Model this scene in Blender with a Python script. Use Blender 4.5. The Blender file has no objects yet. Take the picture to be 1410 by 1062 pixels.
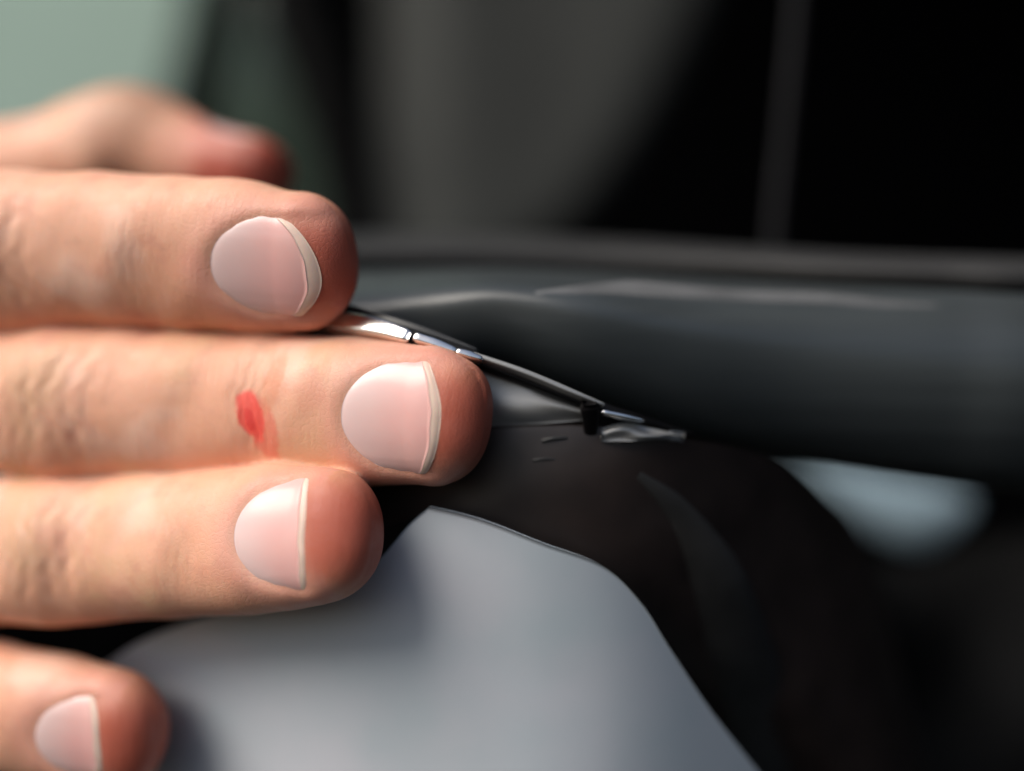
import bpy, math, random
import numpy as np
random.seed(4); rng = np.random.default_rng(4)
S = bpy.context.scene; COL = S.collection
# ------------------------------------------------------------------ camera, sky, sun, exposure
D = 0.18                                   # focus distance, metres; one photo pixel is 0.1 mm there
cam_d = bpy.data.cameras.new('camera'); cam = bpy.data.objects.new('camera', cam_d); COL.objects.link(cam)
cam.location = (0, -D, 0); cam.rotation_euler = (math.radians(90), 0, 0)
cam_d.sensor_width = 36; cam_d.lens = 36*D/0.141
cam_d.clip_start = 0.01; cam_d.clip_end = 50
cam_d.dof.use_dof = True; cam_d.dof.focus_distance = D + 0.0015; cam_d.dof.aperture_fstop = 2.8
S.camera = cam
w = bpy.data.worlds.new('World'); S.world = w; w.use_nodes = True
nt = w.node_tree; bg = nt.nodes['Background']
sky = nt.nodes.new('ShaderNodeTexSky'); sky.sky_type = 'NISHITA'; sky.sun_disc = False
SUN_EL, SUN_AZ = math.radians(45), math.radians(239)        # azimuth clockwise from +Y
sky.sun_elevation = SUN_EL; sky.sun_rotation = SUN_AZ
sky.air_density = 1.0; sky.dust_density = 4.0; sky.ozone_density = 1.0
nt.links.new(sky.outputs[0], bg.inputs[0]); bg.inputs[1].default_value = 0.058
sl = bpy.data.lights.new('sun', 'SUN'); sun = bpy.data.objects.new('sun', sl); COL.objects.link(sun)
sl.energy = 1.5; sl.angle = math.radians(42); sl.color = (1.0, 0.95, 0.88)
from mathutils import Vector
sd = Vector((math.sin(SUN_AZ)*math.cos(SUN_EL), math.cos(SUN_AZ)*math.cos(SUN_EL), math.sin(SUN_EL)))
sun.rotation_euler = sd.to_track_quat('Z', 'Y').to_euler(); sun.location = sd*2
S.view_settings.view_transform = 'Standard'; S.view_settings.look = 'None'
S.view_settings.exposure = 1.06; S.view_settings.gamma = 1.0
S.cycles.use_denoising = True
S.cycles.max_bounces = 8

# ------------------------------------------------------------------ helpers
def P(px, py, ymm):
    """photo pixel at a depth (mm behind the focus plane) -> world point"""
    y = ymm*1e-3; k = (D+y)/D*1e-4
    return np.array([(px-705)*k, y, (531-py)*k])
def interp_path(pts, n):
    """Catmull-Rom through rows of any dimension, n samples evenly by chord"""
    pts = np.array(pts, float)
    q = np.vstack([2*pts[0]-pts[1], pts, 2*pts[-1]-pts[-2]])
    out = []
    m = 24
    for i in range(1, len(q)-2):
        t = np.linspace(0, 1, m, endpoint=False)[:, None]
        a, b, c, d = q[i-1], q[i], q[i+1], q[i+2]
        out.append(0.5*((2*b)+(-a+c)*t+(2*a-5*b+4*c-d)*t*t+(-a+3*b-3*c+d)*t**3))
    out = np.vstack(out+[pts[-1:]])
    L = np.concatenate([[0], np.cumsum(np.linalg.norm(np.diff(out[:, :3], axis=0), axis=1))])
    u = np.linspace(0, L[-1], n)
    return np.stack([np.interp(u, L, out[:, k]) for k in range(out.shape[1])], 1)
class Thing:
    """an origin for a top-level thing, so that its parts are written in world coordinates"""
    def __init__(self, name, label, cat, origin, group=None, kind=None, mesh=None, mat=None, empty=True):
        self.o = np.array(origin, float)
        if mesh is None: self.ob = bpy.data.objects.new(name, None); self.ob.empty_display_size = 0.01; COL.objects.link(self.ob)
        else: self.ob = link(name, mesh, mat, self.o)
        self.ob.location = self.o
        if kind: self.ob['kind'] = kind
        else: self.ob['label'] = label; self.ob['category'] = cat
        if group: self.ob['group'] = group
    def part(self, name, mesh, mat, label=None, parent=None):
        ob = link(name, mesh, mat, self.o); ob.parent = parent or self.ob
        if label: ob['label'] = label
        return ob
def link(name, mesh, mat, origin, smooth=True):
    V, Fq = mesh
    me = bpy.data.meshes.new(name)
    V = np.asarray(V, float)-origin
    if isinstance(Fq, np.ndarray) and Fq.dtype != object and Fq.ndim == 2:
        nq = len(Fq)
        me.vertices.add(len(V)); me.vertices.foreach_set('co', V.astype(np.float32).ravel())
        me.loops.add(nq*4); me.loops.foreach_set('vertex_index', Fq.astype(np.int32).ravel())
        me.polygons.add(nq); me.polygons.foreach_set('loop_start', np.arange(0, nq*4, 4, dtype=np.int32))
        me.update(calc_edges=True)
    else:
        me.from_pydata(V.tolist(), [], [list(map(int, f)) for f in Fq]); me.update()
    me.validate()
    me.polygons.foreach_set('use_smooth', [smooth]*len(me.polygons))
    me.materials.append(mat)
    ob = bpy.data.objects.new(name, me); COL.objects.link(ob)
    return ob
def grid_faces(nu, nv, closed_v=False, flip=False):
    i, j = np.meshgrid(np.arange(nu-1), np.arange(nv if closed_v else nv-1), indexing='ij')
    i = i.ravel(); j = j.ravel(); j2 = (j+1) % nv
    f = np.stack([i*nv+j, i*nv+j2, (i+1)*nv+j2, (i+1)*nv+j], 1)
    return f[:, ::-1].copy() if flip else f
def shell(G, thick, flip=False):
    """grid of points (nu,nv,3) -> closed sheet of given thickness, thickened away from its face"""
    nu, nv, _ = G.shape
    du = np.gradient(G, axis=0); dv = np.gradient(G, axis=1)
    N = np.cross(du, dv); N /= np.linalg.norm(N, axis=2, keepdims=True)+1e-12
    if flip: N = -N
    th = np.asarray(thick)
    if th.ndim: th = th[..., None]
    B = G - N*th
    V = np.vstack([G.reshape(-1, 3), B.reshape(-1, 3)]); n = nu*nv
    f1 = grid_faces(nu, nv, flip=flip); f2 = grid_faces(nu, nv, flip=not flip)+n
    ring = [(i, 0) for i in range(nu)]+[(nu-1, j) for j in range(1, nv)]+[(i, nv-1) for i in range(nu-2, -1, -1)]+[(0, j) for j in range(nv-2, 0, -1)]
    r = np.array([a*nv+b for a, b in ring]); r2 = np.roll(r, -1)
    f3 = np.stack([r, r2, r2+n, r+n], 1)
    if not flip: f3 = f3[:, ::-1]
    return V, np.vstack([f1, f2, f3])
def tube(path, rw, rh, up=(0, 0, 1), nseg=16, power=2.0, n=None):
    """closed swept bar; rw lateral, rh along 'up'; arrays or numbers"""
    C = np.array(path); m = len(C)
    rw = np.broadcast_to(rw, (m,)); rh = np.broadcast_to(rh, (m,))
    T = np.gradient(C, axis=0); T /= np.linalg.norm(T, axis=1, keepdims=True)
    U = np.array(up, float); U = U-(T@U)[:, None]*T; U /= np.linalg.norm(U, axis=1, keepdims=True)
    Lr = np.cross(T, U)
    a = np.linspace(0, 2*math.pi, nseg, endpoint=False)
    ca, sa = np.cos(a), np.sin(a)
    e = 2.0/power
    ca = np.sign(ca)*abs(ca)**e; sa = np.sign(sa)*abs(sa)**e
    ends = []
    V = C[:, None]+Lr[:, None]*(rw[:, None]*ca)[..., None]+U[:, None]*(rh[:, None]*sa)[..., None]
    # soft ends
    def cap(k, sgn):
        rr = []
        for q in (0.35, 0.75):
            sc = math.sqrt(1-q*q)
            rr.append(C[k]+sgn*T[k]*min(rw[k], rh[k])*q+Lr[k]*(rw[k]*sc*ca)[:, None]+U[k]*(rh[k]*sc*sa)[:, None])
        return rr
    s_ = cap(0, -1); e_ = cap(m-1, 1)
    rings = [s_[1], s_[0]]+list(V)+[e_[0], e_[1]]
    V = np.concatenate(rings); nr = len(rings)
    f = grid_faces(nr, nseg, True).tolist()
    f.append(list(range(nseg))[::-1][::-1]); f.append([(nr-1)*nseg+j for j in range(nseg)][::-1])
    return V, f
def rbox(c, size, bev=0.1, rot=None):
    """bevelled box, world axes: centre, size"""
    import bmesh
    bm = bmesh.new(); bmesh.ops.create_cube(bm, size=1)
    for v in bm.verts: v.co = Vector((v.co.x*size[0], v.co.y*size[1], v.co.z*size[2]))
    bmesh.ops.bevel(bm, geom=bm.edges[:], offset=bev*min(size), segments=4, profile=0.5, affect='EDGES')
    V = np.array([v.co[:] for v in bm.verts]); F = [[v.index for v in f.verts] for f in bm.faces]
    bm.free()
    if rot is not None: V = V@np.array(rot).T
    return V+np.array(c), F

def plate(outline, y_of, thick, n_bev=0.0):
    """flat-ish polygon from pixel outline with its own depth and thickness"""
    pts = [P(px, py, y_of) for px, py in outline]
    n = len(pts); c = np.mean(pts, 0)
    b = [c+(p-c)*1.0 for p in pts]
    f0 = [c+(p-c)*(1-n_bev) for p in pts]
    V = f0+[p+np.array([0, thick*0.3, 0]) for p in b]+[p+np.array([0, thick, 0]) for p in b]
    F = [list(range(n))]
    for k in range(2):
        for i in range(n):
            j = (i+1) % n; F.append([k*n+i, (k+1)*n+i, (k+1)*n+j, k*n+j])
    F.append([2*n+i for i in range(n)][::-1])
    return np.array(V), F
def smooth_outline(pts, n=60):
    q = interp_path([(*p, 0) for p in pts+[pts[0]]], n+1)[:-1]
    return [(a, b) for a, b, _ in q]

# ------------------------------------------------------------------ materials
def mat(name, col, rough=0.5, metal=0.0, spec=0.5, var=0.0, vscale=60, bump=0.0, bscale=400, coat=0.0, rvar=0.0, col2=None, stretch=None, dust=0.0, coat_r=0.05):
    m = bpy.data.materials.new(name); m.use_nodes = True
    t = m.node_tree; N = t.nodes; Lk = t.links; b = N['Principled BSDF']
    b.inputs['Metallic'].default_value = metal; b.inputs['Specular IOR Level'].default_value = spec
    b.inputs['Coat Weight'].default_value = coat; b.inputs['Coat Roughness'].default_value = coat_r
    tc = N.new('ShaderNodeTexCoord'); mp = N.new('ShaderNodeMapping'); Lk.new(tc.outputs['Object'], mp.inputs[0])
    if stretch: mp.inputs['Scale'].default_value = stretch
    nz = N.new('ShaderNodeTexNoise'); nz.inputs['Scale'].default_value = vscale; nz.inputs['Detail'].default_value = 5
    Lk.new(mp.outputs[0], nz.inputs['Vector'])
    mx = N.new('ShaderNodeMix'); mx.data_type = 'RGBA'
    c2 = col2 or tuple(c*(1-var) for c in col)
    mx.inputs['A'].default_value = (*[min(1, c*(1+var*0.5)) for c in col], 1) if not col2 else (*col, 1)
    mx.inputs['B'].default_value = (*c2, 1)
    rp = N.new('ShaderNodeMapRange'); rp.inputs[1].default_value = 0.35; rp.inputs[2].default_value = 0.65
    Lk.new(nz.outputs['Fac'], rp.inputs[0]); Lk.new(rp.outputs[0], mx.inputs['Factor'])
    last = mx.outputs['Result']
    if dust:
        n3 = N.new('ShaderNodeTexNoise'); n3.inputs['Scale'].default_value = 1800; n3.inputs['Detail'].default_value = 2
        Lk.new(tc.outputs['Object'], n3.inputs['Vector'])
        r3 = N.new('ShaderNodeMapRange'); r3.inputs[1].default_value = 0.66; r3.inputs[2].default_value = 0.74; r3.inputs[4].default_value = dust
        Lk.new(n3.outputs['Fac'], r3.inputs[0])
        m3 = N.new('ShaderNodeMix'); m3.data_type = 'RGBA'; m3.inputs['B'].default_value = (0.35, 0.34, 0.32, 1)
        Lk.new(last, m3.inputs['A']); Lk.new(r3.outputs[0], m3.inputs['Factor']); last = m3.outputs['Result']
    Lk.new(last, b.inputs['Base Color'])
    rr = N.new('ShaderNodeMapRange'); rr.inputs[3].default_value = max(0.02, rough-rvar); rr.inputs[4].default_value = min(1, rough+rvar)
    Lk.new(nz.outputs['Fac'], rr.inputs[0]); Lk.new(rr.outputs[0], b.inputs['Roughness'])
    if bump:
        n2 = N.new('ShaderNodeTexNoise'); n2.inputs['Scale'].default_value = bscale; n2.inputs['Detail'].default_value = 4
        Lk.new(mp.outputs[0], n2.inputs['Vector'])
        bp = N.new('ShaderNodeBump'); bp.inputs['Strength'].default_value = 0.6; bp.inputs['Distance'].default_value = bump
        Lk.new(n2.outputs['Fac'], bp.inputs['Height']); Lk.new(bp.outputs[0], b.inputs['Normal'])
    return m
M = {}
M['wall'] = mat('sage_plaster', (0.36, 0.49, 0.42), 0.85, var=0.08, vscale=3, bump=0.002, bscale=40)
M['black_plastic'] = mat('black_plastic', (0.006, 0.006, 0.0065), 0.45, var=0.3, bump=0.00005, bscale=900)
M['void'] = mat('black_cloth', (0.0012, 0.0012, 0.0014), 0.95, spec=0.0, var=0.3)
M['seat'] = mat('grey_upholstery', (0.056, 0.059, 0.056), 0.9, spec=0.2, var=0.12, vscale=20, bump=0.0004, bscale=700)
M['post'] = mat('post_black', (0.004, 0.004, 0.004), 0.7, spec=0.08, var=0.3)
M['frame_grey'] = mat('dim_frame', (0.045, 0.060, 0.055), 0.7, spec=0.2, var=0.2)
M['channel'] = mat('dark_channel', (0.009, 0.009, 0.0105), 0.7, spec=0.2, var=0.2)
M['sill'] = mat('charcoal_vinyl', (0.046, 0.054, 0.057), 0.36, spec=0.55, var=0.2, vscale=90, bump=0.00006, bscale=240, stretch=(0.12, 1, 3.0), rvar=0.06)
M['highlight'] = mat('painted_highlight', (0.14, 0.143, 0.145), 0.38, spec=0.5, var=0.3, vscale=60)  # pale tone imitates a light streak, not wear
M['lip'] = mat('grey_vinyl_lip', (0.03, 0.03, 0.03), 0.6, spec=0.3, var=0.2, vscale=60, stretch=(0.3, 1, 1))
M['gloss_black'] = mat('gloss_black', (0.026, 0.018, 0.016), 0.42, spec=0.55, var=0.3, vscale=120, rvar=0.05)  # reddish tint paints the hand's reflection into the base colour
M['clip'] = mat('clip_black', (0.004, 0.0035, 0.004), 0.5, spec=0.25, var=0.3)
M['rubber'] = mat('black_rubber', (0.026, 0.0255, 0.025), 0.6, spec=0.4, var=0.3, vscale=150, bump=0.00008, bscale=1200)
M['chrome'] = mat('chrome', (0.88, 0.86, 0.83), 0.17, metal=1, var=0.05, vscale=200, rvar=0.03)
M['rail'] = mat('rail_grey', (0.03, 0.03, 0.03), 0.35, spec=0.5, var=0.3)
M['satin'] = mat('satin_metal', (0.42, 0.42, 0.41), 0.45, metal=0.6, var=0.25, vscale=120, rvar=0.08, stretch=(0.3, 1, 1.6))
M['liner'] = mat('black_liner', (0.009, 0.009, 0.009), 0.8, spec=0.15, var=0.4, vscale=30)
M['paint'] = mat('grey_paint', (0.52, 0.54, 0.585), 0.42, spec=0.35, col2=(0.43, 0.50, 0.54), vscale=34, rvar=0.04, coat=0.3, coat_r=0.12, dust=0.06)  # second, teal tone paints soft reflections into the panel colour
M['paint_sky'] = mat('sky_reflection_paint', (0.30, 0.41, 0.48), 0.4, spec=0.4, var=0.06, vscale=30, coat=0.2)  # sky reflection on the bodywork is put into this base colour

def glass_mat():
    m = bpy.data.materials.new('tinted_glass'); m.use_nodes = True
    t = m.node_tree; N = t.nodes; N.remove(N['Principled BSDF']); out = N['Material Output']
    tr = N.new('ShaderNodeBsdfTransparent'); tr.inputs[0].default_value = (0.36, 0.38, 0.36, 1)
    gl = N.new('ShaderNodeBsdfGlossy'); gl.inputs['Roughness'].default_value = 0.058
    fr = N.new('ShaderNodeFresnel'); fr.inputs[0].default_value = 1.45
    mx = N.new('ShaderNodeMixShader')
    t.links.new(fr.outputs[0], mx.inputs[0]); t.links.new(tr.outputs[0], mx.inputs[1]); t.links.new(gl.outputs[0], mx.inputs[2])
    t.links.new(mx.outputs[0], out.inputs[0]); return m
M['glass'] = glass_mat()

# ------------------------------------------------------------------ the setting behind
G = np.array([[[x, 1.3, z] for z in (-1.2, 2.0)] for x in (-3.0, 3.0)])
wl = Thing('wall', None, None, (0, 1.3, -1.2), kind='structure', mesh=rbox((0, 1.35, 0.4), (6, 0.1, 3.2), 0.02), mat=M['wall'])

# the car body: pillar with quarter window, seat, unlit interior
yP = 330
car = Thing('car', 'dark car with charcoal window sill, grey seat, black moulding and pale blue-grey panel', 'car', (0.25, 0.3, -0.9))
door = car
def ribbon(pts, wid, y, th):
    path = interp_path([(*P(a, b, y), ww*1e-4*(D+y*1e-3)/D) for (a, b), ww in zip(pts, wid)], 40)
    return tube(path[:, :3], th, path[:, 3], up=(1, 0, 0.0), nseg=20, power=3)
post = car.part('window_pillar', ribbon([(385, -260), (402, 0), (440, 120), (476, 250), (490, 380), (490, 560)], [50, 48, 44, 40, 42, 44], yP, 0.02), M['post'])
car.part('front_frame', ribbon([(300, -260), (278, -30), (262, 60), (238, 180), (215, 520)], [14, 14, 12, 13, 14], yP-4, 0.012), M['frame_grey'], parent=post)
car.part('quarter_glass', plate([(300, -250), (400, -250), (430, 100), (470, 520), (215, 520), (250, 90), (278, -30)], yP+2, 0.004), M['glass'], parent=post)
car.part('bottom_frame', tube(interp_path([P(190, 520, yP-4), P(340, 522, yP-4), P(505, 520, yP-4)], 20), 0.012, 0.012), M['void'], parent=post)
yS = 300
def seat_mesh():
    rows = [(-420, 500, 1120), (-200, 505, 1060), (0, 508, 985), (80, 508, 948), (160, 508, 905), (240, 508, 850), (300, 510, 795), (350, 512, 735), (480, 515, 640)]
    Rr = interp_path([(a, b, c) for a, b, c in rows], 40)
    th = np.linspace(0, 2*np.pi, 64, endpoint=False)
    V = []
    for py, l, r in Rr:
        A = P(l, py, yS); B = P(r, py, yS); c = (A+B)/2; a = (B[0]-A[0])/2
        ct, st = np.cos(th), np.sin(th)
        x = np.sign(ct)*abs(ct)**0.36*a; y = np.sign(st)*abs(st)**0.5*0.03
        xl = c[0]+x
        bol = 0.006*np.exp(-((xl-P(622, py, yS)[0])/0.012)**2)*(st < 0)
        V.append(np.stack([xl, c[1]+0.05+y-bol, np.full(64, c[2])], 1))
    V = np.concatenate(V); f = grid_faces(len(Rr), 64, True).tolist()
    f.append(list(range(64))); f.append([(len(Rr)-1)*64+j for j in range(64)][::-1])
    return V, f
car.part('seat', seat_mesh(), M['seat'], label='blurred grey upholstered seat back')
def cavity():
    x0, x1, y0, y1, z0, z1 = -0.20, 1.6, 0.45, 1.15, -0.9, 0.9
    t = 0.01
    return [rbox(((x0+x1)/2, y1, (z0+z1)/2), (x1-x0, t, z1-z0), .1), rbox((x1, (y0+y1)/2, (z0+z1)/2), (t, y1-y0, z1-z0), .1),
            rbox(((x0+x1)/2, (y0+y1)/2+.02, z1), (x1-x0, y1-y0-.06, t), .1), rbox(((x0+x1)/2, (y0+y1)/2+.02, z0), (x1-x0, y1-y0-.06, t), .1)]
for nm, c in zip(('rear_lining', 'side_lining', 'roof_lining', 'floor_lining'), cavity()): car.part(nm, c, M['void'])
car.part('sky_blocker', rbox((0.31, 0.16, 0.0), (0.04, 0.56, 1.8), .2), M['post'])  # unseen slab added at right to keep sky fill off the fingertips
car.part('window_channel', tube(interp_path([P(1112, -240, 84), P(1097, 0, 84), P(1082, 160, 84), P(1068, 300, 84), P(1060, 420, 84)], 30), 0.0013, 0.0013, up=(1, 0, 0), nseg=14, power=3), M['channel'], label='thin dark vertical strip in the black opening')

# ------------------------------------------------------------------ the sill
def coons(bot, top, nx, prof, nprof):
    """bot/top rows of (px,py,ymm); prof(phi) -> (fraction up, fraction back)"""
    B = interp_path([P(*p) for p in bot], nx); T = interp_path([P(*p) for p in top], nx)
    k = np.linspace(0, 1, nprof)
    fz, fy = prof(k)
    Gd = np.zeros((nx, nprof, 3))
    Gd[..., 2] = B[:, None, 2]+(T-B)[:, None, 2]*fz
    Gd[..., 1] = B[:, None, 1]+np.where(fy < 0, -fy*0.016, (T-B)[:, None, 1]*fy)
    Gd[..., 0] = B[:, None, 0]+(T-B)[:, None, 0]*fz
    return Gd
def prof_round(k):
    ph = np.radians(-76+k*(90+76)); s0 = math.sin(math.radians(-76))
    sn = np.where(ph < 0, np.sin(ph)*1.45, np.sin(ph)); s0 = s0*1.45
    return (sn-s0)/(1-s0), np.where(ph > 0, 1-np.cos(ph), -(1-np.cos(ph)))
sb_ = [(300, 650, 23), (400, 640, 22), (470, 618, 20.5), (520, 590, 18.5), (570, 556, 17), (620, 528, 15), (690, 512, 13), (800, 550, 11), (940, 603, 14), (1100, 636, 18), (1300, 668, 20), (1480, 690, 22), (1900, 730, 40)]
st_ = [(300, 376, 56), (400, 376, 56), (470, 376, 56), (560, 376, 57), (700, 377, 57), (850, 382, 54), (1000, 388, 46), (1150, 395, 40), (1300, 400, 34), (1480, 409, 32), (1900, 424, 50)]
sill = door.part('window_sill', shell(coons(sb_, st_, 90, prof_round, 40), 0.0015), M['sill'], label='charcoal rounded vinyl sill')
def lipg():
    b = interp_path([P(a, p, y) for a, p, y in [(300, 370, 60), (560, 369, 61), (700, 369, 61), (850, 373, 58), (1000, 379, 50), (1150, 387, 41), (1300, 392, 36), (1480, 399, 34), (1900, 412, 52)]], 80)
    t = interp_path([P(a, p, y) for a, p, y in [(300, 330, 100), (560, 331, 98), (700, 334, 94), (850, 338, 84), (1000, 345, 70), (1150, 350, 56), (1300, 354, 50), (1480, 358, 48), (1900, 366, 66)]], 80)
    k = np.linspace(0, 1, 16); ph = np.radians(-20+k*110); s0 = math.sin(math.radians(-20)); c0 = math.cos(math.radians(-20))
    fz = (np.sin(ph)-s0)/(1-s0); fy = (c0-np.cos(ph))/c0
    Gd = np.zeros((80, 16, 3)); Gd[..., 0] = b[:, None, 0]+(t-b)[:, None, 0]*fz; Gd[..., 2] = b[:, None, 2]+(t-b)[:, None, 2]*fz; Gd[..., 1] = b[:, None, 1]+(t-b)[:, None, 1]*fy
    return shell(Gd, 0.0015)
door.part('sill_lip', lipg(), M['lip'], parent=sill)
door.part('groove_strip', tube(interp_path([P(a, p, y) for a, p, y in [(300, 374, 66), (560, 373, 67), (700, 373, 67), (1000, 384, 58), (1300, 397, 42), (1900, 420, 60)]], 60), 0.004, 0.0015), M['void'], parent=sill)
SG_ = coons(sb_, st_, 200, prof_round, 60)
q_ = SG_/( (D+SG_[..., 1:2])/D*1e-4 ); pxs = q_[..., 0]+705; pys = 531-q_[..., 2]
def on_sill(px, py, out=0.0):
    i = ((pxs-px)**2+(pys-py)**2+np.where(SG_[..., 2] < SG_[..., 2].mean(1, keepdims=True), 1e6, 0)).argmin(); a, b = np.unravel_index(i, pxs.shape)
    return SG_[a, b]+np.array([0, -out*0.75, out*0.65])
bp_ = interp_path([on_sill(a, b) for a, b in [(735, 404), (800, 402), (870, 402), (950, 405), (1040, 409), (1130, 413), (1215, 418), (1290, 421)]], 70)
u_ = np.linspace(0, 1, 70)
door.part('sill_highlight', tube(bp_, np.interp(u_, [0, .25, .5, .8, 1], [.0004, .0026, .0016, .0013, .0003]), np.interp(u_, [0, .25, .5, .8, 1], [.00005, .0005, .0005, .0005, .00005]), up=(0, -0.75, 0.65), nseg=16), M['highlight'], parent=sill)  # thin pale strip added to paint the highlight along the sill

# ------------------------------------------------------------------ grey painted panel
def panel_grid():
    edge = [(130, 925, 44), (200, 880, 34), (300, 845, 26), (400, 825, 20), (480, 805, 16), (525, 768, 12), (562, 724, 8), (588, 701, 5.2), (594, 700, 5), (660, 716, 3), (745, 748, 2.5), (830, 780, 4), (882, 830, 10), (922, 893, 19), (980, 980, 33), (1045, 1064, 46), (1130, 1180, 62)]
    low = [(150, 1500, 44), (200, 1500, 34), (270, 1490, 27), (340, 1480, 21), (410, 1480, 17), (460, 1480, 15), (500, 1480, 14), (540, 1480, 14), (560, 1480, 14), (630, 1480, 14), (700, 1470, 16), (800, 1460, 20), (880, 1460, 28), (960, 1460, 36), (1060, 1460, 48), (1160, 1480, 64)]
    nx = 240
    xs = np.linspace(60, 1250, 300)
    yt = np.interp(xs, [60, 200, 300, 400, 480, 560, 640, 740, 830, 900, 960, 1045, 1130, 1250], [38, 29.5, 22.5, 15.5, 10.5, 7.2, 4.5, 3.2, 4.6, 8, 12.5, 20, 29, 44])
    ker = np.hanning(41); ker /= ker.sum(); yt = np.convolve(np.pad(yt, 20, 'edge'), ker, 'valid')
    E = interp_path([(a, b, 0) for a, b, c in edge], nx); Lw = interp_path([(a, b, 0) for a, b, c in low], nx)
    k = np.linspace(0, 1, 60)[None, :, None]**1.2
    Q = E[:, None]*(1-k)+Lw[:, None]*k
    px, py = Q[..., 0], Q[..., 1]
    dep = np.interp(px, xs, yt)+(py-750)*0.007*np.exp(-((px-650)/350)**2)
    dep += 0.35*np.sin(px/95.0+py/140.0)*np.minimum(1, (k[..., 0])*4)+0.2*np.sin(px/60.0-py/75.0+1)*np.minimum(1, k[..., 0]*4)
    y = dep*1e-3; kk = (D+y)/D*1e-4
    return np.stack([(px-705)*kk, y, (531-py)*kk], -1)
door.part('painted_panel', shell(panel_grid(), 0.0012, flip=True), M['paint'], label='pale blue-grey painted panel')

# ------------------------------------------------------------------ gloss black moulding
def mould_grid():
    lo = [(250, 790, 34), (420, 760, 24), (540, 716, 16), (590, 706, 13.5), (660, 722, 11), (745, 754, 10), (830, 786, 12), (885, 838, 17), (925, 900, 25), (985, 990, 37), (1050, 1075, 50), (1140, 1190, 66)]
    up = [(250, 560, 26), (420, 570, 21), (540, 582, 15), (600, 588, 12), (680, 590, 10.5), (760, 588, 9.5), (850, 590, 9.5), (940, 601, 13), (1040, 625, 24), (1120, 680, 38), (1200, 800, 56), (1290, 1190, 90)]
    n = 110
    a = interp_path([P(*p) for p in lo], n); b = interp_path([P(*p) for p in up], n)
    k = np.linspace(0, 1, 36)
    Gd = a[:, None]*(1-k[None, :, None])+b[:, None]*k[None, :, None]
    bulge = np.sin(np.pi*k)**0.8
    amp = np.interp(np.linspace(0, 1, n), [0, .3, .5, .7, 1], [0.001, 0.0015, 0.004, 0.012, 0.02])
    Gd[..., 1] -= amp[:, None]*bulge
    # shallow step along the moulding
    Gd[..., 1] += 0.0012*(1/(1+np.exp(-(k-0.45)*40)))*np.interp(np.linspace(0, 1, n), [0, .4, .6, 1], [0, 0, 1, 1])[:, None]
    return Gd
mo = door.part('moulding', shell(mould_grid(), 0.0015, flip=True), M['gloss_black'], label='glossy black moulding beside the pale panel')
door.part('seal_bead', tube(interp_path([P(a, b, c) for a, b, c in [(880, 655, 9), (930, 700, 12), (978, 780, 17), (1012, 880, 25), (1036, 970, 35), (1060, 1110, 49)]], 50), np.interp(np.linspace(0, 1, 50), [0, .3, 1], [.0006, .0045, .008]), np.interp(np.linspace(0, 1, 50), [0, .3, 1], [.0002, .0018, .004]), up=(0, 1, 0), nseg=24), M['rubber'], parent=mo)
door.part('edge_clip', tube(interp_path([P(812, 560, 5.2), P(813, 576, 6.6), P(813, 592, 8.2), P(814, 612, 10.5)], 16), 0.0011, np.linspace(0.0014, 0.0007, 16), up=(1, 0, 0), nseg=12, power=4), M['clip'], parent=mo)
door.part('moulded_rib', tube(interp_path([P(735, 634, 7.6), P(750, 632, 7.4), P(768, 633, 7.6)], 8), 0.0003, 0.0002), M['rail'], parent=mo)
door.part('moulded_rib', tube(interp_path([P(748, 607, 7.6), P(762, 604, 7.4), P(780, 603, 7.6)], 8), 0.0003, 0.0003), M['rail'], parent=mo)

# ------------------------------------------------------------------ chrome strip
cs = Thing('chrome_strip', 'thin bright chrome strip running from under the index fingertip along the dark sill', 'trim strip', P(650, 500, 6))
def strip_seg(pts, r, rh, mt, name='strip_segment', n=24, up=(0.34, 0.32, 0.884)):
    cs.part(name, tube(interp_path([P(*p) for p in pts], n), r, np.interp(np.linspace(0, 1, n), np.linspace(0, 1, len(rh)), rh), up=up, nseg=24, power=4.0), mt)
strip_seg([(390, 440, 24), (450, 445, 14), (495, 449, 10), (530, 456, 8), (562, 466, 6)], 0.0015, [.0016, .0016, .0016, .0015, .0011], M['chrome'])
strip_seg([(575, 467, 5.4), (600, 475, 5.0), (626, 485, 4.8)], 0.0011, [.0007, .0007, .0005], M['chrome'], n=12)
strip_seg([(632, 487, 4.7), (645, 490.5, 4.6), (661, 496, 4.6)], 0.0011, [.0005, .0006, .0004], M['chrome'], n=10)
strip_seg([(440, 421, 22), (480, 426, 14), (520, 438, 10), (570, 453, 8), (620, 471, 7), (655, 484, 6.5)], 0.0010, [.0003, .0006, .0005, .0007, .0006, .0003], M['rail'], name='backing_rail')
strip_seg([(548, 461, 7.4), (580, 470, 6.6), (655, 492, 6)], 0.0013, [.0012, .0011, .0007], M['clip'], name='joint_sleeve', n=14)
strip_seg([(652, 491, 5.6), (720, 514, 5.0), (790, 543, 5.2), (828, 559, 6)], 0.0011, [.00040, .00045, .00045, .0003], M['satin'], name='edge_rail')
strip_seg([(830, 569, 6), (860, 575, 6.3), (884, 580, 7)], 0.0009, [.00035, .00035, .0002], M['chrome'], name='strip_segment', n=10)
strip_seg([(655, 499, 7), (720, 523, 6.8), (800, 554, 7), (870, 576, 9), (950, 600, 14)], 0.0012, [.0006, .0008, .0008, .0006, .0004], M['clip'], name='rubber_lip')
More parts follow.
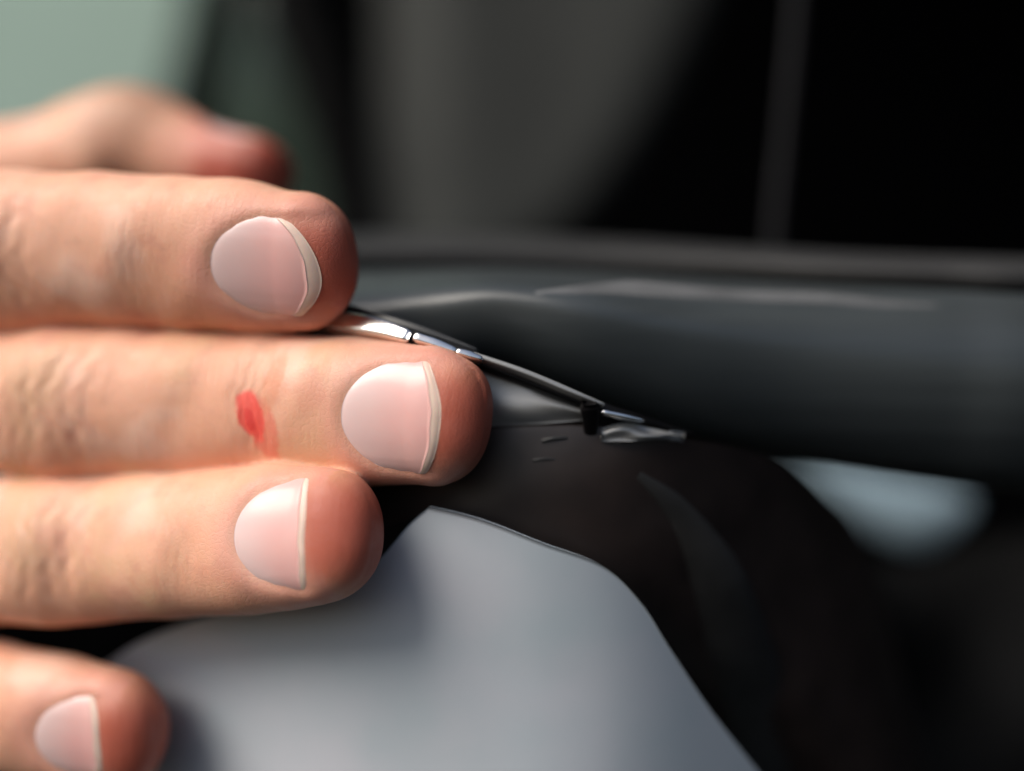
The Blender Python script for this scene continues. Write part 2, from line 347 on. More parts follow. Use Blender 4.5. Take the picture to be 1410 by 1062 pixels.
def wedge(top, bot, yb, mt, th=0.0008):
    n = 30
    a = interp_path([P(*p) for p in top], n); b = interp_path([P(*p) for p in bot], n)
    k = np.linspace(0, 1, 12)
    Gd = a[:, None]*(1-k[None, :, None])+b[:, None]*k[None, :, None]
    Gd[..., 1] -= yb*np.sin(np.pi*k)[None]
    Gd[..., 1] += 0.0004*np.sin(np.linspace(0, 9, n))[:, None]*np.sin(np.pi*k*2)[None]
    return shell(Gd, th)
door.part('metal_bracket', wedge([(560, 592, 13), (680, 587, 9.5), (740, 584, 8.2), (800, 579, 7.8), (822, 574, 7.8)], [(560, 495, 8.5), (670, 512, 8), (740, 537, 7.6), (800, 560, 7.6), (822, 570, 7.6)], 0.0010, M['satin']), M['satin'], label='dull silver metal wedge under the chrome strip')
door.part('metal_tab', wedge([(828, 608, 7.0), (860, 608, 7.0), (900, 606, 8.0), (942, 603, 11)], [(828, 590, 7.4), (860, 583, 7.5), (900, 590, 8.5), (942, 601, 11.2)], 0.0006, M['satin']), M['satin'], label='narrow silver tab right of the black clip')

# ------------------------------------------------------------------ lower right: fender glimpse and dark housing
fo = smooth_outline([(1092, 630), (1170, 645), (1250, 662), (1325, 680), (1345, 700), (1318, 732), (1272, 758), (1220, 742), (1150, 690)], 50)
car.part('fender', plate(fo, 146, 0.004, 0.08), M['paint_sky'], label='blurred bodywork under the sill, pale blue-grey sky reflection painted in')
def housing():
    lo = [(1000, 1250, 70), (1130, 1220, 90), (1300, 1240, 110), (1500, 1240, 110), (1900, 1260, 120)]
    up = [(1040, 690, 64), (1130, 740, 84), (1270, 790, 104), (1480, 740, 112), (1900, 730, 120)]
    n = 50
    a = interp_path([P(*p) for p in lo], n); b = interp_path([P(*p) for p in up], n)
    k = np.linspace(0, 1, 30)
    Gd = a[:, None]*(1-k[None, :, None])+b[:, None]*k[None, :, None]
    Gd[..., 1] += 0.02*k[None]**3+0.006*np.sin(Gd[..., 0]*60)*np.sin(k*9)[None]
    return shell(Gd, 0.002, flip=True)
car.part('wheel_housing', housing(), M['liner'], label='black unlit liner, lower right')
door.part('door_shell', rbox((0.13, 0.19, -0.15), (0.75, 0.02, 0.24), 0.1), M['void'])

# ================================================================== THE HAND
mm = 1e-3
def nrm(v): return v/(np.linalg.norm(v, axis=-1, keepdims=True)+1e-12)
class Finger:
    def __init__(s, joints, roll, aw, hd, hp, cap, nail, seed, pip=None, dip=None, n=130, thumb=False):
        """joints MCP..tip centre (world); roll deg of dorsal side away from the camera's (+ = downwards);
        aw/hd/hp: [(dist from tip centre mm (negative), value mm)] half width, dorsal and palmar height"""
        J = np.array(joints); C = interp_path(J, n)
        # soften
        for _ in range(14): C[1:-1] = (C[:-2]+C[1:-1]*2+C[2:])/4
        s.C = C; s.T = nrm(np.gradient(C, axis=0))
        L = np.concatenate([[0], np.cumsum(np.linalg.norm(np.diff(C, axis=0), axis=1))]); s.S = L-L[-1]
        base = np.array([0, -1.0, 0])
        N0 = nrm(base-(s.T@base)[:, None]*s.T); L0 = np.cross(s.T, N0)
        r = np.radians(np.interp(s.S, *zip(*[(k*mm, v) for k, v in roll])))[:, None]
        s.N = N0*np.cos(r)+L0*np.sin(r)
        s.Lt = np.cross(s.T, s.N)
        f = lambda tab: (np.array([t[0]*mm for t in tab]), np.array([t[1]*mm for t in tab]))
        s.aw, s.hd, s.hp = f(aw), f(hd), f(hp); s.cap = cap*mm; s.nail = nail; s.seed = seed; s.pip = pip; s.dip = dip
        # smooth tables
        q = np.linspace(s.S[0], 0, 200)
        def sm(tab):
            y = np.interp(q, *tab); ker = np.hanning(21); ker /= ker.sum()
            return q, np.convolve(np.pad(y, 10, 'edge'), ker, 'valid')
        s.aw, s.hd, s.hp = sm(s.aw), sm(s.hd), sm(s.hp)
        s.joints = [np.abs(np.linalg.norm(C-j, axis=1)).argmin() for j in J]
    def local(s, X):
        i = np.empty(len(X), int)
        for a in range(0, len(X), 200000):
            x = X[a:a+200000]
            d = (s.C**2).sum(1)[None]-2*x@s.C.T
            i[a:a+200000] = d.argmin(1)
        R = X-s.C[i]
        w = (R*s.T[i]).sum(1); ds = (s.S[1]-s.S[0])
        last = i == len(s.C)-1; first = i == 0
        over = np.where(last & (w > 0), w, np.where(first & (w < 0), w, 0))
        wc = np.clip(w, -ds, ds)
        wc = np.where(over != 0, 0, wc)
        # interpolate frames for smoothness
        j = np.clip(i+np.where(wc > 0, 1, -1), 0, len(s.C)-1); fr = (np.abs(wc)/(ds+1e-12)).clip(0, 1)[:, None]
        Nn = nrm(s.N[i]*(1-fr)+s.N[j]*fr); Ll = nrm(s.Lt[i]*(1-fr)+s.Lt[j]*fr)
        u = (R*Ll).sum(1); v = (R*Nn).sum(1)
        return s.S[i]+wc, over, u, v
    def wn(s, S_, u):
        u = u*(1+0.02*np.sin(S_/mm*0.8+s.seed)+0.008*np.sin(S_/mm*2.1+s.seed*3))
        """nail outline: signed (mm-like) distance, negative inside, plus the free-edge coordinate"""
        s0, s1, W = s.nail[0]*mm, s.nail[1]*mm, s.nail[2]*mm
        Lc = 9.5*mm
        t = np.clip((s0+Lc-S_)/Lc, 0, None)
        q = (np.clip(t, 0, 3)**2.0+np.abs(u/W)**2.1)**(1/2.05)
        return (q-1)*W*0.9, S_-s1
    def field(s, X, detail=True):
        S_, ov, u, v = s.local(X)
        a = np.interp(S_, *s.aw); b = np.where(v > 0, np.interp(S_, *s.hd), np.interp(S_, *s.hp))
        c = s.cap
        p = 2.25
        q = (np.abs(u/a)**p+np.abs(v/b)**p+np.abs(ov/c)**p)**(1/p)
        ln = np.sqrt(u*u+v*v+ov*ov)
        f = ln-ln/np.maximum(q, 1e-5)
        if detail: f = f-s.disp(S_+np.maximum(ov, 0), u, v)
        return f
    def disp(s, S_, u, v):
        wd = np.clip((v/(4*mm))+0.35, 0, 1); wd = wd*wd*(3-2*wd)
        d = np.zeros_like(S_)
        sd_ = s.seed
        wob = 0.5*mm*np.sin(u/mm*0.55+sd_)+0.25*mm*np.sin(u/mm*1.7+sd_*2.1)
        def groove(s0, wdt, amp, ulim=7):
            g = np.exp(-((S_+wob-s0)/wdt)**2)*np.exp(-(u/(ulim*mm))**4)
            return -amp*g
        if s.dip is not None:
            for k, (o, am) in enumerate([(-2.6, .05), (-.9, .12), (.8, .10), (2.5, .06)]):
                d += groove((s.dip+o)*mm+0.15*mm*k*np.sin(sd_+k), .6*mm, am*mm*(2.2 if sd_ == 2.3 else 1), 7.5)*wd
        if s.pip is not None:
            for k, (o, am) in enumerate([(-9.5, .16), (-6.2, .34), (-3.2, .30), (-.4, .46), (2.5, .36), (5.6, .40), (8.8, .20)]):
                curve = 0.035/mm*u*u*(1 if o > 0 else -1)*0.6
                g = np.exp(-((S_+wob*1.1-curve-(s.pip+o)*mm)/(1.15*mm))**2)*np.exp(-(u/(8*mm))**4)*(.75+.3*np.sin(u/mm*.45+k*2+sd_))
                d -= am*mm*g*wd
            d += 0.8*mm*np.exp(-((S_-s.pip*mm)/(7*mm))**2)*wd*np.exp(-(u/(7*mm))**2)+0.5*mm*np.exp(-((S_-s.pip*mm)/(6*mm))**2)
        # soft irregularity
        d += 0.22*mm*np.sin(S_/mm*0.27+sd_)*np.sin(u/mm*0.35+sd_*3)+0.10*mm*np.sin(S_/mm*0.52+sd_*1.7+u/mm*.2)+0.03*mm*np.sin(S_/mm*0.9+sd_*5+u/mm*0.5)
        if s.nail:
            dn, fe_ = s.wn(S_, u)
            on = (v > 0)
            d *= 1-on/(1+np.exp(np.clip((dn-.8*mm)/(.4*mm), -30, 30)))
            ins = 1/(1+np.exp(np.clip(dn/(.30*mm), -30, 30)))
            infe = 1/(1+np.exp(np.clip((fe_+0.4*mm)/(.5*mm), -30, 30)))
            d += on*(-0.34*mm*ins*infe)
            d += on*0.22*mm*np.exp(-((dn-1.1*mm)/(1.4*mm))**2)*(1-ins)*infe
            fw = np.exp(-(np.abs(u)/(s.nail[2]*mm))**6)
            d += on*-0.05*mm*np.exp(-((fe_-0.6*mm)/(1.3*mm))**2)*fw
        return d
    def topv(s, S_, u):
        """height of the nail plate"""
        Sc = np.minimum(S_, 0); o = np.maximum(S_, 0)
        h = np.interp(Sc, *s.hd); a = np.interp(Sc, *s.aw); p = 2.25
        k_ = np.maximum(1-(o/s.cap)**p, 0)**(1/p)
        kk = 1-0.82*(1-k_)
        hh = h*kk*np.maximum(1-np.abs(u/(a*(1-.3*(1-k_))))**p, 0.02)**(1/p)
        dn, fe_ = s.wn(S_, u)
        return hh+0.10*mm*np.exp(-(u/(5*mm))**2)-0.06*mm-0.24*mm*np.exp(-(np.maximum(-dn, 0)/(.55*mm)))
    def world(s, S_, u, v):
        Sc = np.minimum(S_, 0)
        g = lambda A: np.stack([np.interp(Sc, s.S, A[:, k]) for k in range(3)], -1)
        return g(s.C)+g(s.T)*np.maximum(S_, 0)[..., None]+g(s.Lt)*u[..., None]+g(s.N)*v[..., None]
    def nail_mesh(s, part):
        s0, s1, W = s.nail[0]*mm, s.nail[1]*mm, s.nail[2]*mm
        tipw, skew = s.nail[4]*mm, s.nail[5]*mm
        nu, ns = 34, 26
        tau = np.sin(np.linspace(-np.pi/2, np.pi/2, nu))
        u = tau*W*0.985
        Lc = 9.5*mm
        prox = s0+Lc*(1-(np.maximum(0, 1-np.abs(tau)**2.1))**(1/2.0))
        dist = s1-s.nail[6]*mm*np.abs(tau)**2.6+skew*tau+0.09*mm*np.sin(tau*6+s.seed)
        mid = np.maximum(dist-tipw*(1-.25*tau**2)-0.10*mm*np.sin(tau*4+s.seed)-0.07*mm*np.sin(tau*11), prox+.1*mm)
        a, b = (prox, mid) if part == 'plate' else (mid, dist)
        k = np.linspace(0, 1, ns if part == 'plate' else 8)
        SS = a[None]+(b-a)[None]*k[:, None]
        UU = np.broadcast_to(u, SS.shape)
        VV = s.topv(SS, UU)
        # plate dives under the proximal fold
        if part == 'tip': VV = VV-0.30*mm*(np.linspace(0, 1, 8)[:, None]**2.5)
        # fine longitudinal ridging
        VV = VV+0.012*mm*np.sin(UU/mm*9+s.seed)
        Gd = s.world(SS, UU, VV)
        return shell(Gd, (0.45 if part == 'plate' else 0.3)*mm, flip=True)

def chain(pts): return [P(*p) for p in pts]
W_ = lambda k=1.0: [(-110, 11.2*k), (-75, 11.6*k), (-58, 11.9*k), (-50, 11.9*k), (-38, 11.4*k), (-27, 11.2*k), (-18, 11.0*k), (-8, 10.8*k), (-3, 10.3*k), (0, 9.7*k)]
HD = lambda k=1.0: [(-110, 9.5*k), (-75, 9.3*k), (-52, 9.6*k), (-38, 8.7*k), (-27, 8.5*k), (-18, 7.9*k), (-8, 7.1*k), (0, 6.0*k)]
HP = lambda k=1.0: [(-110, 9.5*k), (-75, 9.8*k), (-52, 9.2*k), (-38, 9.4*k), (-27, 8.6*k), (-16, 9.2*k), (-6, 9.0*k), (0, 8.0*k)]
roll0 = lambda r: [(-110, r*0.3), (-50, r*0.6), (-20, r), (0, r)]
# nail: start, free edge (mm from tip centre), half width, curvature radius, white tip, skew, corner rounding
F = {}
F['index'] = Finger(chain([(-430, 345, 48), (-30, 345, 25), (215, 346, 16), (402, 360, 9)]), roll0(15), W_(1.03), HD(), HP(), 9.6, (-9.4, 6.8, 7.2, 11.5, 1.7, 1.3, 4.6), 1.0, pip=-48, dip=-22)
F['middle'] = Finger(chain([(-400, 545, 46), (40, 552, 25), (385, 561, 14), (585, 573, 4.5)]), roll0(2), W_(0.985), HD(), HP(), 9.6, (-9.6, 5.2, 7.9, 12.0, 1.2, 0.1, 3.0), 2.3, pip=-59, dip=-24.5)
F['ring'] = Finger(chain([(-370, 765, 48), (30, 757, 25), (262, 749, 13), (437, 737, 2)]), roll0(-12), W_(0.97), HD(.98), HP(.98), 9.4, (-9.2, 2.5, 7.7, 12.0, 1.1, -0.3, 1.0), 3.9, pip=-45, dip=-20)
F['pinky'] = Finger(chain([(-430, 900, 55), (-190, 935, 36), (-10, 975, 26), (150, 1004, 18)]), roll0(8), W_(0.93), HD(.93), HP(.93), 9.0, (-8.5, 2.8, 6.8, 10.5, 1.1, 0.4, 1.6), 5.2, pip=-38, dip=-18)
F['thumb'] = Finger(chain([(-900, 330, 62), (-330, 300, 78), (60, 240, 76), (182, 198, 70), (252, 222, 66), (335, 234, 62)]), [(-110, -60), (0, -96)],
                    [(-110, 13), (-60, 12.5), (-34, 12.2), (-22, 13.0), (-14, 9.6), (-7, 8.8), (0, 8.0)], [(-110, 13), (-45, 11), (-24, 11.6), (-14, 8.4), (-7, 7.4), (0, 6.2)], [(-110, 12), (-30, 11), (-10, 9), (0, 8)], 9.0, (-9.0, 3.5, 6.6, 10.5, 1.5, 0, 1.5), 7.7, dip=-20)

def seg_sdf(X, A, B, ra, rb, sq=(1, 1, 1)):
    A, B = np.array(A), np.array(B); d = B-A
    sc = np.array(sq)
    Xs, As, ds = X/sc, A/sc, d/sc
    t = np.clip(((Xs-As)@ds)/(ds@ds), 0, 1)
    return np.linalg.norm(Xs-As-t[:, None]*ds, axis=1)-(ra+(rb-ra)*t)
def smin(a, b, k):
    h = np.clip(0.5+0.5*(b-a)/k, 0, 1)
    return b*(1-h)+a*h-k*h*(1-h)
wrist = P(-1250, 640, 92)
arm = P(-2350, 760, 160)
names = ['index', 'middle', 'ring', 'pinky']
def palm(X):
    f = None
    for n_, r in zip(names, (11.5, 12, 11.5, 11)):
        m0 = F[n_].C[0]+F[n_].T[0]*0.004
        wv = wrist+np.array([0, 0, {'index': .014, 'middle': .005, 'ring': -.005, 'pinky': -.014}[n_]])
        g = seg_sdf(X, m0, wv, r*mm, 13*mm)
        f = g if f is None else smin(f, g, 9*mm)
    th0 = F['thumb'].C[0]
    f = smin(f, seg_sdf(X, th0, wrist+np.array([0.01, 0.01, 0.008]), 14*mm, 16*mm), 12*mm)
    f = smin(f, seg_sdf(X, (F['thumb'].C[18]), wrist*0.5+F['middle'].C[0]*0.5+np.array([0, .012, 0]), 11*mm, 15*mm), 14*mm)
    f = smin(f, seg_sdf(X, wrist, arm, 21*mm, 30*mm), 14*mm)
    return f
def total(X, detail=True):
    f = None
    for n_ in names+['thumb']:
        fg = F[n_]
        lo = fg.C.min(0)-0.022; hi = fg.C.max(0)+0.022
        g = np.full(len(X), 0.02)
        m = ((X > lo) & (X < hi)).all(1)
        if m.any(): g[m] = np.minimum(fg.field(X[m], detail), 0.02)
        f = g if f is None else smin(f, g, 1.0*mm)
    return smin(f, palm(X), 6*mm)

def surface_nets(lo, hi, h):
    ns = np.ceil((np.array(hi)-lo)/h).astype(int)+1
    ax = [lo[k]+h*np.arange(ns[k]) for k in range(3)]
    # coarse pass finds the blocks near the surface
    B = 6
    nb = -(-ns//B)
    cx = [lo[k]+h*(np.arange(nb[k])*B+B/2) for k in range(3)]
    Xc = np.stack(np.meshgrid(*cx, indexing='ij'), -1).reshape(-1, 3)
    fc = np.abs(total(Xc, False)).reshape(nb)
    near = fc < h*B*1.35+1.2*mm
    Fg = np.full(ns, 1.0, np.float32)
    full = np.repeat(np.repeat(np.repeat(near, B, 0), B, 1), B, 2)[:ns[0], :ns[1], :ns[2]]
    sgn = np.repeat(np.repeat(np.repeat(total(Xc, False).reshape(nb) < 0, B, 0), B, 1), B, 2)[:ns[0], :ns[1], :ns[2]]
    Fg[sgn] = -1.0
    idx = np.argwhere(full)
    vals = np.empty(len(idx), np.float32)
    for a in range(0, len(idx), 400000):
        X = lo+h*idx[a:a+400000]
        vals[a:a+400000] = total(X)
    Fg[full] = vals
    Sg = Fg < 0
    c = Sg.astype(np.int8)
    corners = [(i, j, k) for i in (0, 1) for j in (0, 1) for k in (0, 1)]
    sl_ = lambda A, o: A[o[0]:A.shape[0]-1+o[0], o[1]:A.shape[1]-1+o[1], o[2]:A.shape[2]-1+o[2]]
    tot = sum(sl_(c, o).astype(np.int8) for o in corners)
    cells = np.argwhere((tot > 0) & (tot < 8))
    acc = np.zeros((len(cells), 3)); cnt = np.zeros(len(cells))
    for a in range(8):
        for b in range(a+1, 8):
            oa, ob = np.array(corners[a]), np.array(corners[b])
            if abs(oa-ob).sum() != 1: continue
            fa = Fg[tuple((cells+oa).T)]; fb = Fg[tuple((cells+ob).T)]
            m = (fa < 0) != (fb < 0)
            t = np.where(m, fa/np.where(m, fa-fb, 1), 0)[:, None]
            acc += np.where(m[:, None], oa+(ob-oa)*t, 0); cnt += m
    V = lo+h*(cells+acc/cnt[:, None])
    ids = np.full(np.array(ns)-1, -1, np.int32); ids[tuple(cells.T)] = np.arange(len(cells))
    faces = []
    for ax_ in range(3):
        d = np.zeros(3, int); d[ax_] = 1
        u_ = np.zeros(3, int); u_[(ax_+1) % 3] = 1; v_ = np.zeros(3, int); v_[(ax_+2) % 3] = 1
        A = Sg; Bm = np.roll(Sg, -1, ax_)
        ch_ = A != Bm
        slc = [slice(1, None)]*3; slc[ax_] = slice(0, -1)
        e = np.argwhere(ch_)
        ok = (e[:, ax_] < ns[ax_]-1) & (e[:, (ax_+1) % 3] > 0) & (e[:, (ax_+2) % 3] > 0) & (e[:, (ax_+1) % 3] < ns[(ax_+1) % 3]-1) & (e[:, (ax_+2) % 3] < ns[(ax_+2) % 3]-1)
        e = e[ok]
        q = np.stack([ids[tuple((e-u_-v_).T)], ids[tuple((e-v_).T)], ids[tuple(e.T)], ids[tuple((e-u_).T)]], 1)
        inside = Sg[tuple(e.T)]
        q[~inside] = q[~inside][:, ::-1]
        faces.append(q[(q >= 0).all(1)])
    return V, np.vstack(faces)
import time; t0_ = time.time()
h = 0.5*mm
lo = np.array([-0.150, -0.020, -0.085]); hi = np.array([0.012, 0.115, 0.062])
HV, HF = surface_nets(lo, hi, h)
print('nets', len(HV), time.time()-t0_)
for it in range(3):
    f0 = total(HV); e = 0.05*mm
    g = np.stack([(total(HV+np.eye(3)[k]*e)-f0)/e for k in range(3)], 1)
    st = f0[:, None]*g/np.maximum((g*g).sum(1), .25)[:, None]
    HV = HV-np.clip(st, -.25*mm, .25*mm)
    # tangential relaxation keeps the quads even
    if it < 2:
        acc = np.zeros_like(HV); cn = np.zeros(len(HV))
        for a, b in ((0, 1), (1, 2), (2, 3), (3, 0)):
            np.add.at(acc, HF[:, a], HV[HF[:, b]]); np.add.at(acc, HF[:, b], HV[HF[:, a]])
            np.add.at(cn, HF[:, a], 1); np.add.at(cn, HF[:, b], 1)
        dl = acc/np.maximum(cn, 1)[:, None]-HV; nn = nrm(g)
        dl -= (dl*nn).sum(1)[:, None]*nn
        HV = HV+0.5*dl
print('projected', time.time()-t0_)

# vertex data: finger coordinates and skin pigment with fingertip shade painted in
fs = np.full(len(HV), -0.2); fu = np.zeros(len(HV)); fv = np.zeros(len(HV)); fid = np.zeros(len(HV)); best = np.full(len(HV), 1.0)
for k, n_ in enumerate(names+['thumb']):
    fg = F[n_]; S_, ov, u, v = fg.local(HV)
    ff = np.abs(fg.field(HV, False)); m = ff < best
    best[m] = ff[m]; fs[m] = (S_+ov)[m]; fu[m] = u[m]; fv[m] = v[m]; fid[m] = k+1
red = np.clip((fs+4*mm)/(8*mm), 0, 1); red = red*red*(3-2*red)*(best < 3*mm)*np.exp(-(fu/(8.5*mm))**4)
# redness round the nails too
def skin_mat():
    m = bpy.data.materials.new('skin'); m.use_nodes = True
    t = m.node_tree; N = t.nodes; Lk = t.links; b = N['Principled BSDF']
    def at(n):
        a = N.new('ShaderNodeAttribute'); a.attribute_name = n; return a.outputs['Fac']
    def mth(op, a, b_=None, c=None):
        x = N.new('ShaderNodeMath'); x.operation = op
        for i, vv in enumerate((a, b_, c)):
            if vv is None: continue
            if isinstance(vv, (int, float)): x.inputs[i].default_value = vv
            else: Lk.new(vv, x.inputs[i])
        return x.outputs[0]
    def rng_(v, a, b_, c=0, d=1, smooth=True):
        x = N.new('ShaderNodeMapRange'); x.interpolation_type = 'SMOOTHSTEP' if smooth else 'LINEAR'
        Lk.new(v, x.inputs[0])
        for i, q in enumerate((a, b_, c, d)): x.inputs[i+1].default_value = q
        return x.outputs[0]
    def mix(f, a, b_):
        x = N.new('ShaderNodeMix'); x.data_type = 'RGBA'
        if isinstance(f, float): x.inputs['Factor'].default_value = f
        else: Lk.new(f, x.inputs['Factor'])
        for nm, vv in (('A', a), ('B', b_)):
            if isinstance(vv, tuple): x.inputs[nm].default_value = (*vv, 1)
            else: Lk.new(vv, x.inputs[nm])
        return x.outputs['Result']
    def noise(scale, det=4, vec=None):
        x = N.new('ShaderNodeTexNoise'); x.inputs['Scale'].default_value = scale; x.inputs['Detail'].default_value = det
        Lk.new(vec or tc.outputs['Object'], x.inputs['Vector']); return x.outputs['Fac']
    tc = N.new('ShaderNodeTexCoord')
    cx = N.new('ShaderNodeCombineXYZ'); Lk.new(at('fs'), cx.inputs[0]); Lk.new(at('fu'), cx.inputs[1]); Lk.new(at('fid'), cx.inputs[2])
    uv = cx.outputs[0]
    base = mix(rng_(noise(90), .35, .65), (0.79, 0.40, 0.26), (0.83, 0.45, 0.305))
    base = mix(rng_(noise(260), .5, .75, 0, .45), base, (0.60, 0.31, 0.21))
    base = mix(rng_(noise(60, 3), .50, .66, 0, .55), base, (0.68, 0.42, 0.24))
    base = mix(rng_(noise(130, 3), .54, .68, 0, .45), base, (0.74, 0.33, 0.23))
    base = mix(rng_(noise(75, 2), .52, .66, 0, .5), base, (0.88, 0.60, 0.47))  # pale patches paint creamy highlights into the skin colour
    base = mix(mth('MULTIPLY', at('red'), 0.92), base, (0.43, 0.085, 0.05))  # fingertip redness, darkened so the tips' shade is in the colour too
    base = mix(mth('MULTIPLY', at('rim'), 0.6), base, (0.66, 0.30, 0.235))
    base = mix(mth('MULTIPLY', at('knk'), 0.38), base, (0.40, 0.22, 0.15))
    # the red cut on the middle finger, drawn in finger coordinates
    isM = mth('MULTIPLY', mth('GREATER_THAN', at('fid'), 1.5), mth('LESS_THAN', at('fid'), 2.5))
    def blob(cs_, cu, rs, ru, soft, tilt=0.0):
        ds_ = mth('SUBTRACT', at('fs'), cs_); du_ = mth('SUBTRACT', at('fu'), cu)
        ds_ = mth('SUBTRACT', ds_, mth('MULTIPLY', du_, tilt))
        d_ = mth('ADD', mth('POWER', mth('ABSOLUTE', mth('DIVIDE', ds_, rs)), 2), mth('POWER', mth('ABSOLUTE', mth('DIVIDE', du_, ru)), 2))
        d_ = mth('ADD', d_, mth('MULTIPLY', mth('SUBTRACT', noise(600, 3), .5), 1.3))
        return mth('MULTIPLY', rng_(d_, 1-soft, 1+soft, 1, 0), isM)
    g1 = blob(CUT[0]+1.9*mm, CUT[1]+SG*1.6*mm, 2.5*mm, 4.6*mm, .4, 0.25*SG)
    g2 = blob(CUT[0], CUT[1], 2.1*mm, 3.6*mm, .35, 0.3*SG)
    g3 = blob(CUT[0]-.1*mm, CUT[1]+SG*.6*mm, .8*mm, 1.7*mm, .6, 0.3*SG)
    g4 = blob(CUT[0]+3.4*mm, CUT[1]-SG*4.8*mm, 1.5*mm, 4.4*mm, .5, -0.2*SG)
    base = mix(mth('MULTIPLY', g1, .75), base, (0.78, 0.20, 0.13))
    base = mix(mth('MULTIPLY', g4, .6), base, (0.74, 0.30, 0.17))
    base = mix(mth('MULTIPLY', g2, .9), base, (0.88, 0.10, 0.075))
    base = mix(mth('MULTIPLY', g3, .55), base, (0.70, 0.03, 0.03))
    Lk.new(base, b.inputs['Base Color'])
    b.inputs['Subsurface Weight'].default_value = 0.25; b.inputs['Subsurface Radius'].default_value = (1.0, 0.32, 0.16); b.inputs['Subsurface Scale'].default_value = 0.0028
    b.inputs['Specular IOR Level'].default_value = 0.42
    Lk.new(rng_(noise(500), .3, .7, .42, .56), b.inputs['Roughness'])
    # fine relief: transverse creases in finger coordinates, pores
    mp = N.new('ShaderNodeMapping'); Lk.new(uv, mp.inputs[0]); mp.inputs['Scale'].default_value = (3.2, 0.55, 1)
    n1 = noise(330, 5, mp.outputs[0]); n2 = noise(1500, 2); 
    vo = N.new('ShaderNodeTexVoronoi'); vo.inputs['Scale'].default_value = 1400; vo.feature = 'DISTANCE_TO_EDGE'; Lk.new(tc.outputs['Object'], vo.inputs['Vector'])
    hgt = mth('ADD', mth('MULTIPLY', n1, 1.0), mth('ADD', mth('MULTIPLY', n2, .25), mth('MULTIPLY', rng_(vo.outputs['Distance'], 0, .12), .22)))
    bp = N.new('ShaderNodeBump'); bp.inputs['Distance'].default_value = 0.00016; bp.inputs['Strength'].default_value = 0.55
    Lk.new(hgt, bp.inputs['Height']); Lk.new(bp.outputs[0], b.inputs['Normal'])
    return m
# where the cut is: nearest skin point to the photo spot
def spot(fn, px, py):
    X = HV; k = (D+X[:, 1])/D*1e-4; qx = X[:, 0]/k+705; qy = 531-X[:, 2]/k
    d = (qx-px)**2+(qy-py)**2+np.where(X[:, 1] > 0.02, 1e6, 0)+np.where(fid == fn, 0, 1e6)
    i = d.argmin(); return fs[i], fu[i]
CUT = spot(2, 345, 570); c2 = spot(2, 345, 600); SG = 1.0 if c2[1] > CUT[1] else -1.0
M['skin'] = skin_mat()
M['nail'] = mat('nail_plate', (0.80, 0.47, 0.43), 0.36, spec=0.45, var=0.0, col2=(0.78, 0.42, 0.39), vscale=110, coat=0.4, coat_r=0.16, bump=0.00002, bscale=900)
def nail_grad(m):
    t = m.node_tree; N = t.nodes; b = N['Principled BSDF']
    src = b.inputs['Base Color'].links[0].from_socket
    a = N.new('ShaderNodeAttribute'); a.attribute_name = 'along'
    r = N.new('ShaderNodeMapRange'); r.interpolation_type = 'SMOOTHSTEP'; r.inputs[1].default_value = 0.0; r.inputs[2].default_value = 0.75; r.inputs[3].default_value = 0.75; r.inputs[4].default_value = 0.0
    x = N.new('ShaderNodeMix'); x.data_type = 'RGBA'; x.inputs['B'].default_value = (0.74, 0.57, 0.55, 1)
    t.links.new(a.outputs['Fac'], r.inputs[0]); t.links.new(r.outputs[0], x.inputs['Factor']); t.links.new(src, x.inputs['A']); t.links.new(x.outputs['Result'], b.inputs['Base Color'])
    b.inputs['Subsurface Weight'].default_value = 0.25; b.inputs['Subsurface Radius'].default_value = (1, .5, .4); b.inputs['Subsurface Scale'].default_value = 0.0012
nail_grad(M['nail'])
M['nail_tip'] = mat('nail_free_edge', (0.82, 0.60, 0.49), 0.45, spec=0.4, var=0.1, vscale=300, coat=0.15)
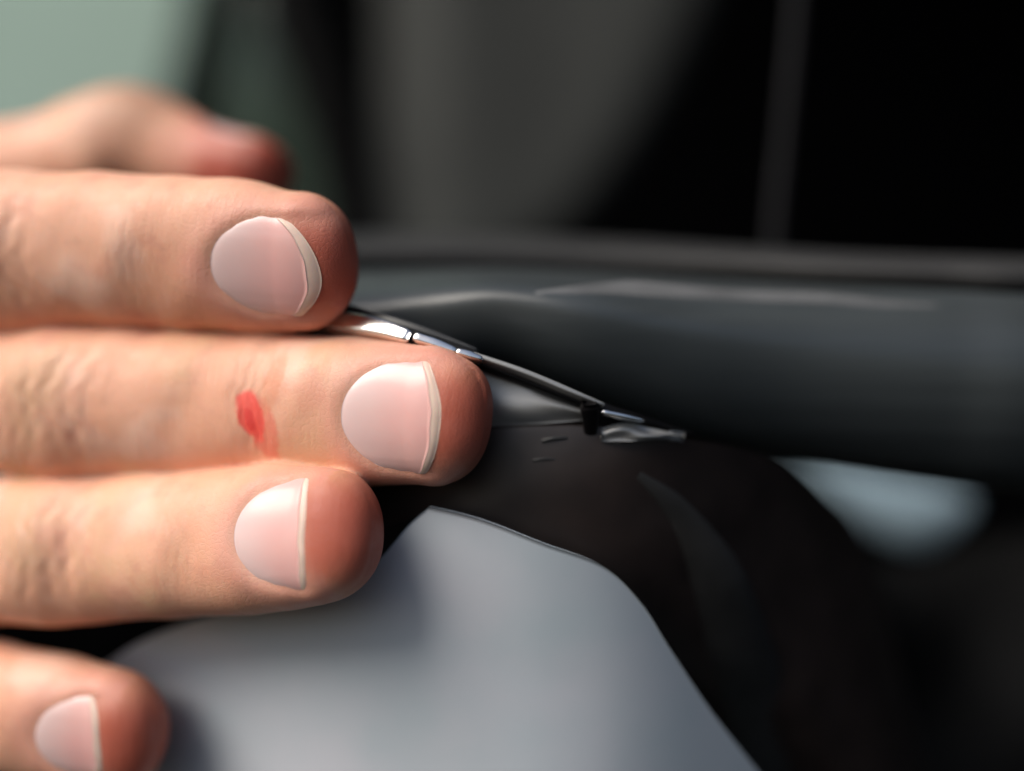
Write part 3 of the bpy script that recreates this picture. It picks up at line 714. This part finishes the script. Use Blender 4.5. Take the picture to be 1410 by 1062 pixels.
M['nail_tip'].node_tree.nodes['Principled BSDF'].inputs['Subsurface Weight'].default_value = 0.2
M['nail_tip'].node_tree.nodes['Principled BSDF'].inputs['Subsurface Scale'].default_value = 0.0008
rim = np.zeros(len(HV)); knk = np.zeros(len(HV))
for k, n_ in enumerate(names+['thumb']):
    fg = F[n_]; m = (fid == k+1) & (fv > 0)
    dn, fe_ = fg.wn(fs, fu)
    rim[m] = np.exp(-((dn[m]-1*mm)/(2.2*mm))**2)*(fe_[m] < 2*mm)
    if n_ == 'thumb': knk[fid == 5] = (1.7*np.exp(-((fs-fg.S[0]*0+21*mm)/(7*mm))**2))[fid == 5]; red[fid == 5] = np.maximum(red, np.clip((fs+13*mm)/(10*mm), 0, 1)*1.08)[fid == 5]
    if fg.pip: knk[m] = np.exp(-((fs[m]-fg.pip*mm)/(7*mm))**2)*np.exp(-(fu[m]/(6.5*mm))**2)
    if fg.pip and fg.dip: knk[m] += .35*np.exp(-((fs[m]-fg.dip*mm)/(3*mm))**2)*np.exp(-(fu[m]/(6*mm))**2)
hand = Thing('hand', 'bare right hand from the left with a small red cut on its middle finger', 'hand', wrist, mesh=(HV, HF), mat=M['skin'])
me = hand.ob.data
for nm, arr in (('fs', fs), ('fu', fu), ('fid', fid), ('red', red), ('rim', rim), ('knk', knk)):
    at_ = me.attributes.new(nm, 'FLOAT', 'POINT'); at_.data.foreach_set('value', arr.astype(np.float32))
for n_, lb in (('index', 'index finger nail with a long cream free edge'), ('middle', 'middle finger nail, the widest'), ('ring', 'ring finger nail cut short'), ('pinky', 'little finger nail'), ('thumb', 'thumb nail')):
    pl_ = hand.part('fingernail', F[n_].nail_mesh('plate'), M['nail'], label=lb)
    ar = np.repeat(np.linspace(0, 1, 26), 34); pl_.data.attributes.new('along', 'FLOAT', 'POINT').data.foreach_set('value', np.concatenate([ar, ar]).astype(np.float32))
    hand.part('nail_tip', F[n_].nail_mesh('tip'), M['nail_tip'], parent=pl_)
print('hand done', time.time()-t0_)
